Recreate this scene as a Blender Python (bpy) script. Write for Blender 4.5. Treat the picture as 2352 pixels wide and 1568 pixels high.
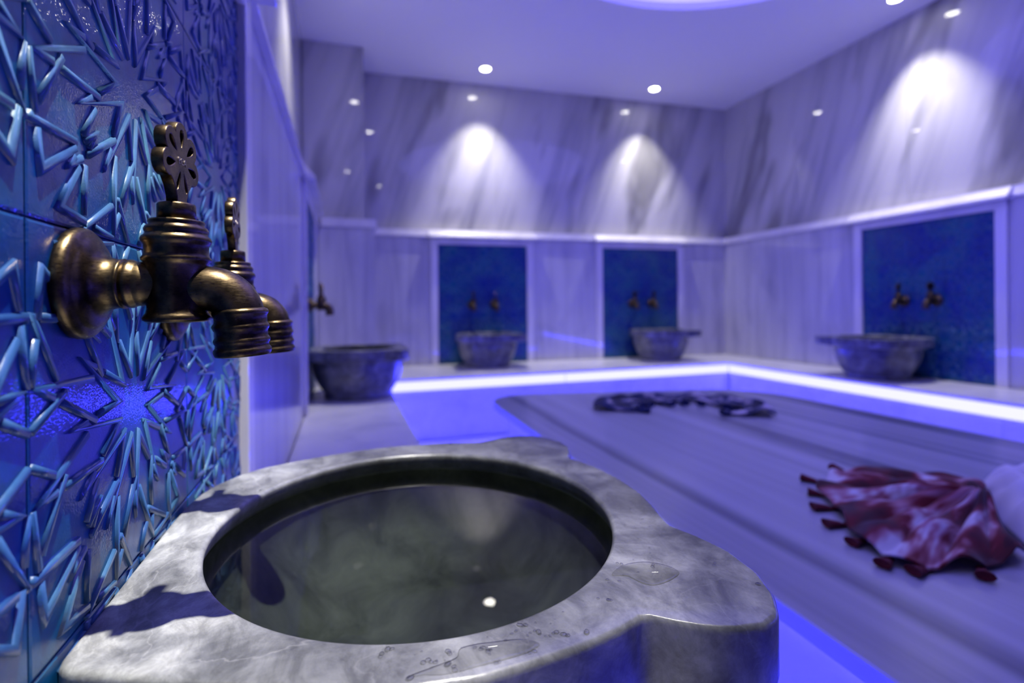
import bpy, bmesh, math, random
from mathutils import Vector, Matrix, noise as mnoise
random.seed(7)
PI = math.pi
SC = bpy.context.scene
COL = SC.collection
for o in list(bpy.data.objects): bpy.data.objects.remove(o)

# ------------------------------------------------------------------ camera
F_PX = 1170.0
YAW = math.atan(386/1170.0)
ROLL = 0.0087
HORIZON_Y = 706 - ROLL*386
cd = bpy.data.cameras.new('camera'); cam = bpy.data.objects.new('camera', cd); COL.objects.link(cam)
cd.sensor_width = 36; cd.lens = 36*F_PX/2352
cd.shift_y = (HORIZON_Y-784)/2352.0
cd.clip_start = 0.01; cd.clip_end = 60
fw = Vector((math.sin(YAW), math.cos(YAW), 0)); rt0 = Vector((math.cos(YAW), -math.sin(YAW), 0)); up0 = Vector((0, 0, 1))
rt = rt0*math.cos(ROLL) - up0*math.sin(ROLL); up = up0*math.cos(ROLL) + rt0*math.sin(ROLL)
cam.matrix_world = Matrix((rt, up, -fw)).transposed().to_4x4()
cd.dof.use_dof = True; cd.dof.focus_distance = 0.375; cd.dof.aperture_fstop = 3.6; cd.dof.aperture_blades = 8
SC.camera = cam

# ------------------------------------------------------------------ world and exposure
w = bpy.data.worlds.new('world'); SC.world = w; w.use_nodes = True
w.node_tree.nodes['Background'].inputs[0].default_value = (0.01, 0.01, 0.03, 1)
w.node_tree.nodes['Background'].inputs[1].default_value = 0.3
SC.view_settings.view_transform = 'Standard'; SC.view_settings.look = 'None'
SC.view_settings.gamma = 1; SC.view_settings.exposure = 0.0
SC.view_settings.use_curve_mapping = False
SC.cycles.max_bounces = 8; SC.cycles.diffuse_bounces = 4; SC.cycles.glossy_bounces = 4
SC.cycles.transmission_bounces = 6; SC.cycles.transparent_max_bounces = 8
SC.cycles.sample_clamp_indirect = 4.0; SC.cycles.sample_clamp_direct = 0.0
SC.cycles.caustics_reflective = False; SC.cycles.caustics_refractive = False
SC.cycles.use_denoising = True

# light levels of the room's own lamps
LED_COL = (0.036, 0.036, 1.0)
DOME_COL = (0.22, 0.20, 1.0)
DOME_POWER = 3.0
STRIP_POWER = 26.0
SPOT_POWER = 90.0
SPOT_COL = (1.0, 0.97, 0.88)

# heights measured from the eye of the camera
SEAT = -0.45; RIM = -0.205; FLOOR = -0.85; CEIL = 1.81
TILE_TOP = 0.485; TRIM0 = 0.54; TRIM1 = 0.60

# ------------------------------------------------------------------ materials
def mat(name):
    m = bpy.data.materials.new(name); m.use_nodes = True
    nt = m.node_tree; b = nt.nodes['Principled BSDF']
    return m, nt, b
def nd(nt, t, **kw):
    n = nt.nodes.new(t)
    for k, v in kw.items():
        if k in n.inputs.keys() if isinstance(k, str) else False: n.inputs[k].default_value = v
        else: setattr(n, k, v)
    return n
def setin(n, **kw):
    for k, v in kw.items(): n.inputs[k.replace('_', ' ')].default_value = v
def ramp(nt, src, stops):
    r = nt.nodes.new('ShaderNodeValToRGB')
    while len(r.color_ramp.elements) < len(stops): r.color_ramp.elements.new(0.5)
    for e, (p, c) in zip(r.color_ramp.elements, stops):
        e.position = p; e.color = (*c, 1) if len(c) == 3 else c
    nt.links.new(src, r.inputs[0]); return r
def bump(nt, b, h, strength, dist):
    bp = nt.nodes.new('ShaderNodeBump'); bp.inputs['Strength'].default_value = strength
    bp.inputs['Distance'].default_value = dist
    nt.links.new(h, bp.inputs['Height']); nt.links.new(bp.outputs[0], b.inputs['Normal']); return bp
def coords(nt, kind='Position', rot=(0, 0, 0), scale=(1, 1, 1)):
    if kind == 'Position': s = nt.nodes.new('ShaderNodeNewGeometry').outputs['Position']
    else: s = nt.nodes.new('ShaderNodeTexCoord').outputs[kind]
    mp = nt.nodes.new('ShaderNodeMapping'); mp.inputs['Rotation'].default_value = rot; mp.inputs['Scale'].default_value = scale
    nt.links.new(s, mp.inputs[0]); return mp.outputs[0]
def noise_tex(nt, vec, scale, detail=4, rough=0.55, dist=0.0):
    n = nt.nodes.new('ShaderNodeTexNoise'); setin(n, Scale=scale, Detail=detail, Roughness=rough, Distortion=dist)
    nt.links.new(vec, n.inputs['Vector']); return n.outputs['Fac']
def mixc(nt, fac, a, b, mode='MIX'):
    m = nt.nodes.new('ShaderNodeMix'); m.data_type = 'RGBA'; m.blend_type = mode
    for s, v in ((0, fac), (6, a), (7, b)):
        if hasattr(v, 'is_output'): nt.links.new(v, m.inputs[s])
        else: m.inputs[s].default_value = v if s == 0 else (*v, 1)
    return m.outputs[2]

def wall_marble(name, tilt, light, dark, sx, veins):
    """polished striped marble; stripes run along z tilted by 'tilt' in the plane of the wall"""
    m, nt, b = mat(name)
    g = nt.nodes.new('ShaderNodeNewGeometry')
    sep = nt.nodes.new('ShaderNodeSeparateXYZ'); nt.links.new(g.outputs['Position'], sep.inputs[0])
    s = nt.nodes.new('ShaderNodeMath'); s.operation = 'SUBTRACT'
    nt.links.new(sep.outputs[0], s.inputs[0]); nt.links.new(sep.outputs[1], s.inputs[1])
    cmb = nt.nodes.new('ShaderNodeCombineXYZ'); nt.links.new(s.outputs[0], cmb.inputs[0]); nt.links.new(sep.outputs[2], cmb.inputs[1])
    mp = nt.nodes.new('ShaderNodeMapping'); mp.inputs['Rotation'].default_value = (0, 0, tilt)
    nt.links.new(cmb.outputs[0], mp.inputs[0])
    mp2 = nt.nodes.new('ShaderNodeMapping'); mp2.inputs['Scale'].default_value = (sx, sx*0.07, 1)
    nt.links.new(mp.outputs[0], mp2.inputs[0])
    n1 = noise_tex(nt, mp2.outputs[0], 1.0, 5, 0.6, 0.25)
    r1 = ramp(nt, n1, [(0.30, dark), (0.5, light), (0.75, tuple(min(1, c*1.15) for c in light))])
    mp3 = nt.nodes.new('ShaderNodeMapping'); mp3.inputs['Scale'].default_value = (sx*0.55, sx*0.16, 1); mp3.inputs['Location'].default_value = (7, 3, 0)
    nt.links.new(mp.outputs[0], mp3.inputs[0])
    n2 = noise_tex(nt, mp3.outputs[0], 1.0, 3, 0.5, 0.3)
    r2 = ramp(nt, n2, [(0.33, (veins, veins, veins*1.04)), (0.45, (1, 1, 1))])
    col = mixc(nt, 1.0, r1.outputs[0], r2.outputs[0], 'MULTIPLY')
    nt.links.new(col, b.inputs['Base Color'])
    setin(b, Roughness=0.38); b.inputs['Coat Weight'].default_value = 0.8; b.inputs['Coat Roughness'].default_value = 0.03
    b.inputs['Specular IOR Level'].default_value = 0.4
    return m
M = {}
M['marble_upper'] = wall_marble('veined_marble', math.radians(19), (0.52, 0.51, 0.52), (0.24, 0.24, 0.28), 5.0, 0.42)
M['marble_lower'] = wall_marble('striped_marble', 0.0, (0.53, 0.52, 0.55), (0.38, 0.37, 0.43), 14.0, 0.85)
M['marble_trim'] = wall_marble('pale_marble', 0.3, (0.74, 0.72, 0.72), (0.62, 0.60, 0.62), 6.0, 0.95)

def slab_marble(name, light, dark, rough):
    m, nt, b = mat(name)
    v = coords(nt, 'Position', scale=(6.5, 0.30, 1))
    n1 = noise_tex(nt, v, 1.0, 4, 0.6, 0.15)
    r1 = ramp(nt, n1, [(0.34, dark), (0.45, tuple((c*0.78+d*0.22) for c, d in zip(light, dark))), (0.55, light), (0.7, tuple(c*1.12 for c in light))])
    v2 = coords(nt, 'Position', scale=(30, 1.2, 1)); n2 = noise_tex(nt, v2, 1.0, 3)
    r2 = ramp(nt, n2, [(0.3, (0.85,)*3), (0.6, (1,)*3)])
    # two broad dark veins that run the length of the slab
    g = nt.nodes.new('ShaderNodeNewGeometry'); sp = nt.nodes.new('ShaderNodeSeparateXYZ'); nt.links.new(g.outputs['Position'], sp.inputs[0])
    wn = noise_tex(nt, coords(nt, 'Position', scale=(3, 0.8, 1)), 1.0, 3)
    ma = nt.nodes.new('ShaderNodeMath'); ma.operation = 'MULTIPLY_ADD'; ma.inputs[1].default_value = 0.07; nt.links.new(wn, ma.inputs[0]); nt.links.new(sp.outputs[0], ma.inputs[2])
    mb = nt.nodes.new('ShaderNodeMath'); mb.operation = 'DIVIDE'; mb.inputs[1].default_value = 2.2; nt.links.new(ma.outputs[0], mb.inputs[0])
    W1, DK = (1, 1, 1), (0.36, 0.37, 0.42)
    r3 = ramp(nt, mb.outputs[0], [(0.355, W1), (0.366, DK), (0.374, (0.45, 0.46, 0.5)), (0.392, W1), (0.56, W1), (0.565, (0.75,)*3), (0.575, W1), (0.785, W1), (0.797, (0.42, 0.43, 0.48)), (0.812, W1)])
    col = mixc(nt, 1.0, mixc(nt, 1.0, r1.outputs[0], r2.outputs[0], 'MULTIPLY'), r3.outputs[0], 'MULTIPLY')
    nt.links.new(col, b.inputs['Base Color'])
    setin(b, Roughness=rough); b.inputs['Coat Weight'].default_value = 0.35; b.inputs['Coat Roughness'].default_value = 0.15
    return m
M['platform'] = slab_marble('platform_marble', (0.47, 0.48, 0.52), (0.13, 0.135, 0.17), 0.38)
def plain_marble(name, light, dark, rough, scale=5):
    m, nt, b = mat(name)
    n1 = noise_tex(nt, coords(nt), scale, 6, 0.6, 0.8)
    nt.links.new(ramp(nt, n1, [(0.33, dark), (0.55, light)]).outputs[0], b.inputs['Base Color'])
    setin(b, Roughness=rough); return m
M['seat'] = plain_marble('seat_marble', (0.76, 0.75, 0.73), (0.60, 0.60, 0.61), 0.3)
M['riser'] = plain_marble('riser_marble', (0.72, 0.70, 0.72), (0.6, 0.58, 0.62), 0.35)
M['floor'] = plain_marble('floor_marble', (0.66, 0.64, 0.66), (0.5, 0.5, 0.54), 0.2, 3)
m, nt, b = mat('ceiling_paint'); setin(b, Roughness=0.75); b.inputs['Base Color'].default_value = (0.83, 0.82, 0.88, 1); M['paint'] = m

# grey carved marble of the basins
m, nt, b = mat('basin_marble')
v = coords(nt, 'Object')
vs = coords(nt, 'Object', rot=(0, 0, 0.5), scale=(1.0, 0.6, 1))
n1 = noise_tex(nt, v, 9, 8, 0.62, 1.2)
n2 = noise_tex(nt, vs, 42, 8, 0.75, 0.5)
n3 = noise_tex(nt, v, 3.2, 3, 0.5, 0.4)
c1 = ramp(nt, n1, [(0.36, (0.085, 0.088, 0.095)), (0.5, (0.18, 0.185, 0.19)), (0.63, (0.31, 0.315, 0.31))]).outputs[0]
c2 = ramp(nt, n2, [(0.38, (0.62,)*3), (0.5, (0.98,)*3), (0.63, (1.32,)*3)]).outputs[0]
c3 = ramp(nt, n3, [(0.35, (0.8,)*3), (0.65, (1.15,)*3)]).outputs[0]
cc = mixc(nt, 1.0, mixc(nt, 1.0, c1, c2, 'MULTIPLY'), c3, 'MULTIPLY')
vo = nt.nodes.new('ShaderNodeTexNoise'); setin(vo, Scale=7.0, Detail=5.0, Distortion=1.6); nt.links.new(v, vo.inputs['Vector'])
vein = ramp(nt, vo.outputs['Fac'], [(0.493, (0, 0, 0)), (0.5, (1, 1, 1)), (0.507, (0, 0, 0))]).outputs[0]
vm = nt.nodes.new('ShaderNodeMath'); vm.operation = 'MULTIPLY'; vm.inputs[1].default_value = 0.16; nt.links.new(vein, vm.inputs[0])
nt.links.new(mixc(nt, vm.outputs[0], cc, (0.42, 0.42, 0.42)), b.inputs['Base Color'])
sp_ = nt.nodes.new('ShaderNodeSeparateXYZ'); nt.links.new(v, sp_.inputs[0])
wx = nt.nodes.new('ShaderNodeMath'); wx.operation = 'MULTIPLY_ADD'; wx.inputs[1].default_value = 0.22; nt.links.new(n1, wx.inputs[0]); nt.links.new(sp_.outputs[0], wx.inputs[2])
wet = ramp(nt, wx.outputs[0], [(0.02, (0, 0, 0)), (0.11, (1, 1, 1))]).outputs[0]
nt.links.new(mixc(nt, wet, (0.45,)*3, (0.30,)*3), b.inputs['Roughness'])
nt.links.new(mixc(nt, 1.0, mixc(nt, vm.outputs[0], cc, (0.42, 0.42, 0.42)), mixc(nt, wet, (1.4,)*3, (0.72, 0.72, 0.74)), 'MULTIPLY'), b.inputs['Base Color'])  # wet front is darker; wall side also lightened to carry the lamp's pool
b.inputs['Coat Weight'].default_value = 0.22; b.inputs['Coat Roughness'].default_value = 0.18
nf = noise_tex(nt, v, 160, 5, 0.7)
bump(nt, b, nf, 0.25, 0.0012)
M['basin'] = m
# submerged inside of the bowl
m, nt, b = mat('submerged_marble')
v = coords(nt, 'Object'); n1 = noise_tex(nt, v, 14, 7, 0.65, 0.8); n2 = noise_tex(nt, v, 4, 3)
nt.links.new(mixc(nt, 1.0, ramp(nt, n1, [(0.3, (0.10, 0.11, 0.10)), (0.7, (0.34, 0.35, 0.32))]).outputs[0], ramp(nt, n2, [(0.35, (0.6,)*3), (0.65, (1.2,)*3)]).outputs[0], 'MULTIPLY'), b.inputs['Base Color'])
setin(b, Roughness=0.75); b.inputs['Specular IOR Level'].default_value = 0.1
M['bowl'] = m

# antique brass
m, nt, b = mat('antique_brass')
v = coords(nt, 'Object')
n1 = noise_tex(nt, v, 70, 5, 0.6)
nt.links.new(ramp(nt, n1, [(0.38, (0.045, 0.032, 0.022)), (0.6, (0.14, 0.10, 0.052)), (0.8, (0.27, 0.20, 0.10))]).outputs[0], b.inputs['Base Color'])
setin(b, Metallic=1.0)
n2 = noise_tex(nt, coords(nt, 'Object', scale=(1, 1, 6)), 260, 3, 0.7)
nt.links.new(ramp(nt, n2, [(0.3, (0.24,)*3), (0.7, (0.42,)*3)]).outputs[0], b.inputs['Roughness'])
bump(nt, b, n2, 0.18, 0.0004)
M['brass'] = m
m, nt, b = mat('worn_brass'); b.inputs['Base Color'].default_value = (0.30, 0.26, 0.27, 1); setin(b, Metallic=1.0, Roughness=0.35); M['worn'] = m

# glazed turquoise blue tile
def glaze(name, a, c, crackle):
    m, nt, b = mat(name)
    v = coords(nt, 'Position')
    n1 = noise_tex(nt, v, 5, 4, 0.6, 0.6)
    n2 = noise_tex(nt, v, 60, 3, 0.6)
    base = ramp(nt, n1, [(0.36, a), (0.64, c)]).outputs[0]
    sp = ramp(nt, n2, [(0.3, (0.8,)*3), (0.7, (1.15,)*3)]).outputs[0]
    nt.links.new(mixc(nt, 1.0, base, sp, 'MULTIPLY'), b.inputs['Base Color'])
    setin(b, Roughness=0.4); b.inputs['Specular IOR Level'].default_value = 0.25
    b.inputs['Coat Weight'].default_value = 0.4; b.inputs['Coat Roughness'].default_value = 0.04; b.inputs['Coat IOR'].default_value = 1.6
    vo = nt.nodes.new('ShaderNodeTexVoronoi'); vo.feature = 'DISTANCE_TO_EDGE'; setin(vo, Scale=420.0); nt.links.new(v, vo.inputs['Vector'])
    ad = nt.nodes.new('ShaderNodeMath'); ad.operation = 'ADD'
    ml = nt.nodes.new('ShaderNodeMath'); ml.operation = 'MULTIPLY'; ml.inputs[1].default_value = crackle
    nt.links.new(vo.outputs['Distance'], ml.inputs[0]); nt.links.new(ml.outputs[0], ad.inputs[0])
    n4 = noise_tex(nt, v, 45, 3); nt.links.new(n4, ad.inputs[1])
    bp = bump(nt, b, ad.outputs[0], 0.22, 0.0015); nt.links.new(bp.outputs[0], b.inputs['Coat Normal'])
    return m
M['glaze'] = glaze('blue_glaze', (0.002, 0.03, 0.21), (0.004, 0.12, 0.20), 0.3)
M['glaze_ridge'] = glaze('pale_blue_glaze', (0.016, 0.065, 0.23), (0.060, 0.155, 0.235), 0.2)
m, nt, b = mat('grout'); b.inputs['Base Color'].default_value = (0.03, 0.10, 0.2, 1); setin(b, Roughness=0.8); M['grout'] = m
m, nt, b = mat('dark_unseen_wall'); b.inputs['Base Color'].default_value = (0.03, 0.03, 0.035, 1); setin(b, Roughness=0.5); M['dark'] = m  # unseen front wall, kept dark so it bounces little light back

def emit(name, col, power):
    m = bpy.data.materials.new(name); m.use_nodes = True; nt = m.node_tree; nt.nodes.clear()
    e = nt.nodes.new('ShaderNodeEmission'); o = nt.nodes.new('ShaderNodeOutputMaterial')
    e.inputs[0].default_value = (*col, 1); e.inputs[1].default_value = power
    nt.links.new(e.outputs[0], o.inputs[0]); return m
M['led'] = emit('led_diffuser', LED_COL, STRIP_POWER)
M['dome'] = emit('backlit_membrane', DOME_COL, DOME_POWER)
M['lamp'] = emit('lamp_lens', SPOT_COL, 45.0)
m, nt, b = mat('white_bezel'); b.inputs['Base Color'].default_value = (0.8, 0.8, 0.8, 1); M['bezel'] = m

# water: clear sheet, mirrors at grazing angles
def water(name, tint, bumpamt):
    m = bpy.data.materials.new(name); m.use_nodes = True; nt = m.node_tree; nt.nodes.clear()
    o = nt.nodes.new('ShaderNodeOutputMaterial'); mx = nt.nodes.new('ShaderNodeMixShader')
    t = nt.nodes.new('ShaderNodeBsdfTransparent'); t.inputs[0].default_value = (*tint, 1)
    g = nt.nodes.new('ShaderNodeBsdfGlossy'); g.inputs['Roughness'].default_value = 0.0
    fr = nt.nodes.new('ShaderNodeFresnel'); fr.inputs[0].default_value = 1.33
    nt.links.new(fr.outputs[0], mx.inputs[0]); nt.links.new(t.outputs[0], mx.inputs[1]); nt.links.new(g.outputs[0], mx.inputs[2])
    nt.links.new(mx.outputs[0], o.inputs[0])
    n = noise_tex(nt, coords(nt), 9, 2); bp = nt.nodes.new('ShaderNodeBump'); bp.inputs['Strength'].default_value = bumpamt; bp.inputs['Distance'].default_value = 0.002
    nt.links.new(n, bp.inputs['Height']); nt.links.new(bp.outputs[0], g.inputs['Normal']); nt.links.new(bp.outputs[0], fr.inputs['Normal'])
    return m
M['water'] = water('still_water', (0.33, 0.36, 0.34), 0.12)
M['film'] = water('water_film', (0.90, 0.90, 0.92), 0.0)

def cloth_mat(name, stops, scale, weave=700):
    m, nt, b = mat(name)
    uv = nt.nodes.new('ShaderNodeTexCoord').outputs['UV']
    mp = nt.nodes.new('ShaderNodeMapping'); mp.inputs['Scale'].default_value = scale; nt.links.new(uv, mp.inputs[0])
    n1 = noise_tex(nt, mp.outputs[0], 1.0, 3, 0.6, 0.4)
    r = ramp(nt, n1, stops); r.color_ramp.interpolation = 'LINEAR'
    nt.links.new(r.outputs[0], b.inputs['Base Color']); setin(b, Roughness=0.9)
    b.inputs['Sheen Weight'].default_value = 0.2
    n2 = noise_tex(nt, coords(nt), weave, 2); bump(nt, b, n2, 0.3, 0.001)
    return m
M['red_cloth'] = cloth_mat('red_white_cloth', [(0.40, (0.05, 0.001, 0.004)), (0.49, (0.17, 0.004, 0.010)), (0.54, (0.42, 0.18, 0.22)), (0.60, (0.72, 0.68, 0.72))], (8, 1.5, 1))
M['blue_cloth'] = cloth_mat('navy_white_cloth', [(0.44, (0.002, 0.004, 0.025)), (0.53, (0.003, 0.02, 0.12)), (0.57, (0.3, 0.26, 0.30)), (0.62, (0.6, 0.56, 0.62))], (9, 2.0, 1))
M['white_cloth'] = cloth_mat('white_cloth', [(0.3, (0.72, 0.70, 0.74)), (0.7, (0.82, 0.8, 0.84))], (3, 3, 1))
def flat(name, c, r=0.9):
    m, nt, b = mat(name); b.inputs['Base Color'].default_value = (*c, 1); setin(b, Roughness=r); return m
M['red_yarn'] = flat('dark_red_yarn', (0.12, 0.006, 0.015)); M['navy_yarn'] = flat('navy_yarn', (0.01, 0.02, 0.09))

# ------------------------------------------------------------------ helpers
def link(o, parent=None):
    COL.objects.link(o)
    if parent: o.parent = parent
    return o
def mesh_obj(name, verts, faces, material, parent=None, smooth=False, mats=None, fm=None):
    me = bpy.data.meshes.new(name); me.from_pydata([tuple(v) for v in verts], [], faces)
    for mm in (mats or [material]): me.materials.append(mm)
    if fm:
        for p, i in zip(me.polygons, fm): p.material_index = i
    if smooth: me.polygons.foreach_set('use_smooth', [True]*len(me.polygons))
    me.update()
    return link(bpy.data.objects.new(name, me), parent)
def tag(o, label=None, cat=None, group=None, kind=None):
    if label: o['label'] = label
    if cat: o['category'] = cat
    if group: o['group'] = group
    if kind: o['kind'] = kind
    return o
def moulding(x0, x1, y_top, y_bot, y_back, z0, z1, parent):
    # splayed face: the foot stands further out than the head
    pr = [(y_back, z0), (y_bot, z0), (y_bot, z0+0.014), (y_bot+0.004, z0+0.018), (y_top, z1-0.008), (y_top, z1), (y_back, z1)]
    n = len(pr); vs = [(x, y, z) for x in (x0, x1) for y, z in pr]
    fs = [tuple(range(n)), tuple(range(2*n-1, n-1, -1))] + [(i, n+i, n+(i+1) % n, (i+1) % n) for i in range(n)]
    o = mesh_obj('moulding', vs, fs, M['marble_trim'], parent)
    bm = bmesh.new(); bm.from_mesh(o.data); bmesh.ops.recalc_face_normals(bm, faces=bm.faces); bm.to_mesh(o.data); bm.free()
    return bevel(o, 0.0015, 2)
def empty(name, loc=(0, 0, 0), rz=0):
    o = bpy.data.objects.new(name, None); o.location = loc; o.rotation_euler = (0, 0, rz); o.empty_display_size = 0.05
    return link(o)
def bevel(o, wdt=0.003, seg=2):
    m = o.modifiers.new('bevel', 'BEVEL'); m.width = wdt; m.segments = seg; m.limit_method = 'ANGLE'; m.angle_limit = 0.6
    return o
BOXF = [(0, 1, 2, 3), (7, 6, 5, 4), (0, 4, 5, 1), (1, 5, 6, 2), (2, 6, 7, 3), (3, 7, 4, 0)]
def box(name, x0, x1, y0, y1, z0, z1, material, parent=None, bv=0.0):
    vs = [(x0, y0, z0), (x0, y1, z0), (x1, y1, z0), (x1, y0, z0), (x0, y0, z1), (x0, y1, z1), (x1, y1, z1), (x1, y0, z1)]
    o = mesh_obj(name, vs, BOXF, material, parent)
    if bv: bevel(o, bv, 2)
    return o
def prism(name, pts, z0, z1, material, parent=None, bv=0.0, smooth=False):
    """pts counter-clockwise in xy"""
    n = len(pts); vs = [(x, y, z0) for x, y in pts] + [(x, y, z1) for x, y in pts]
    fs = [tuple(range(n-1, -1, -1)), tuple(range(n, 2*n))] + [(i, (i+1) % n, n+(i+1) % n, n+i) for i in range(n)]
    o = mesh_obj(name, vs, fs, material, parent)
    if bv: bevel(o, bv, 2)
    return o
def lathe(name, prof, material, parent=None, axis='z', seg=64, loc=(0, 0, 0)):
    """prof: list of (radius, along)"""
    vs, fs = [], []; n = len(prof)
    for i in range(seg):
        a = 2*PI*i/seg
        for r, h in prof:
            x, y = r*math.cos(a), r*math.sin(a)
            vs.append((x, y, h) if axis == 'z' else (h, x, y))
    for i in range(seg):
        j = (i+1) % seg
        for k in range(n-1):
            fs.append((i*n+k, j*n+k, j*n+k+1, i*n+k+1))
    o = mesh_obj(name, vs, fs, material, parent, smooth=True)
    bm = bmesh.new(); bm.from_mesh(o.data); bmesh.ops.remove_doubles(bm, verts=bm.verts, dist=1e-6)
    bmesh.ops.recalc_face_normals(bm, faces=bm.faces); bm.to_mesh(o.data); bm.free()
    o.data.polygons.foreach_set('use_smooth', [True]*len(o.data.polygons))
    o.location = loc
    return o
def tube(name, path, radii, material, parent=None, seg=40, caps=True):
    vs, fs = [], []
    P = [Vector(p) for p in path]; n = len(P)
    side = Vector((0, 1, 0))
    for i, p in enumerate(P):
        t = (P[min(i+1, n-1)] - P[max(i-1, 0)]).normalized()
        u = side - t*side.dot(t); u.normalize(); v = t.cross(u)
        for k in range(seg):
            a = 2*PI*k/seg; vs.append(p + (u*math.cos(a) + v*math.sin(a))*radii[i])
    for i in range(n-1):
        for k in range(seg):
            k2 = (k+1) % seg; fs.append((i*seg+k, i*seg+k2, (i+1)*seg+k2, (i+1)*seg+k))
    if caps: fs += [tuple(range(seg-1, -1, -1)), tuple((n-1)*seg+k for k in range(seg))]
    return mesh_obj(name, vs, fs, material, parent, smooth=True)

# ------------------------------------------------------------------ the walls' own frames: x along the wall to the right, y into the wall, z up
BACK_ANG = math.atan2(3.79-3.946, 3.285-0.688)
WALLS = {
    'left': ((-0.16, 0, 0), PI/2),
    'back': ((0, 3.946 + 0.688*math.tan(-BACK_ANG), 0), BACK_ANG),
    'right': ((3.285, 0, 0), -PI/2),
    'front': ((0, -1.1, 0), PI),
}
def wall_root(side):
    o = empty('wall_'+side, WALLS[side][0], WALLS[side][1]); o['kind'] = 'structure'; return o
WR = {s: wall_root(s) for s in WALLS}
UP = 0.10   # how far the upper wall is set back behind the lower one
def panels(side, x0, x1, z0, z1, yf, wdt, material, name='marble_panel'):
    n = max(1, round((x1-x0)/wdt)); st = (x1-x0)/n
    for i in range(n):
        a, c = x0+i*st+0.0008, x0+(i+1)*st-0.0008
        box(name, a, c, yf, yf+0.018, z0, z1, material, WR[side], 0.0012)

# niches: (centre along the wall, tile width)
NICHES = {'left': [(0.481, 0.287), (2.70, 0.245)], 'back': [(1.058, 0.240), (2.447, 0.240)], 'right': [(-2.125, 0.243)]}
SPAN = {'left': (-1.1, 3.95), 'back': (-0.3, 3.45), 'right': (-3.95, 1.1), 'front': (-3.5, 0.3)}
JAMB = 0.055
trim_count = 0
for side in WALLS:
    a, c = SPAN[side]
    # masonry core behind the stone
    mesh_lo = box('masonry_core', a, c, 0.016, 0.14, FLOOR, TRIM1-0.002, M['riser'], WR[side])
    box('masonry_core', a, c, UP+0.016, UP+0.1, TRIM1-0.002, CEIL, M['riser'], WR[side])
    edges = [a]
    for s, tw in NICHES.get(side, []): edges += [s-1.5*tw-JAMB, s+1.5*tw+JAMB]
    edges.append(c)
    if side == 'front': edges = [a, c]
    for i in range(0, len(edges), 2):
        if edges[i+1]-edges[i] > 0.02: panels(side, edges[i], edges[i+1], SEAT, TRIM0, 0.0, 0.8 if side != 'back' else 1.2, M['dark' if side == 'front' else 'marble_lower'])
    # upper slabs
    panels(side, a, c, TRIM1, CEIL, UP, 0.80, M['dark' if side == 'front' else 'marble_upper'])
    # moulding all along, deeper over the niches
    moulding(a, c, -0.002, -0.018, UP+0.002, TRIM0, TRIM1, WR[side])
    for s, tw in NICHES.get(side, []):
        h = 1.5*tw+JAMB
        moulding(s-h-0.02, s+h+0.02, -0.008, -0.052, -0.0005, TRIM0-0.008, TRIM1+0.002, WR[side])

# ------------------------------------------------------------------ relief tiles
def strap_paths(w_, h_):
    """interlaced star pattern in a w x h tile centred on 0,0"""
    def star(cx, cy, r1, r2, n, ph, sx=1.0):
        pts = []
        for k in range(2*n):
            r = r1 if k % 2 == 0 else r2
            a_ = ph + PI*k/n
            pts.append(Vector((cx+r*math.cos(a_)*sx, cy+r*math.sin(a_))))
        return pts
    sx = w_/h_
    P = [star(0, 0, 0.027, 0.086, 12, PI/12, sx), star(0, 0, 0.058, 0.122, 12, 0, sx), star(0, 0, 0.098, 0.142, 12, PI/12, sx)]
    for ex in (-1, 1):
        for ey in (-1, 1):
            P.append(star(ex*w_/2, ey*h_/2, 0.030, 0.098, 8, PI/8, sx))
    return P
def seg_x(p, q, r, s):
    d1 = q-p; d2 = s-r; den = d1.x*d2.y - d1.y*d2.x
    if abs(den) < 1e-9: return None
    t = ((r.x-p.x)*d2.y - (r.y-p.y)*d2.x)/den; u = ((r.x-p.x)*d1.y - (r.y-p.y)*d1.x)/den
    if 0 < t < 1 and 0 < u < 1: return t, u, abs(den)/(d1.length*d2.length)
    return None
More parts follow.
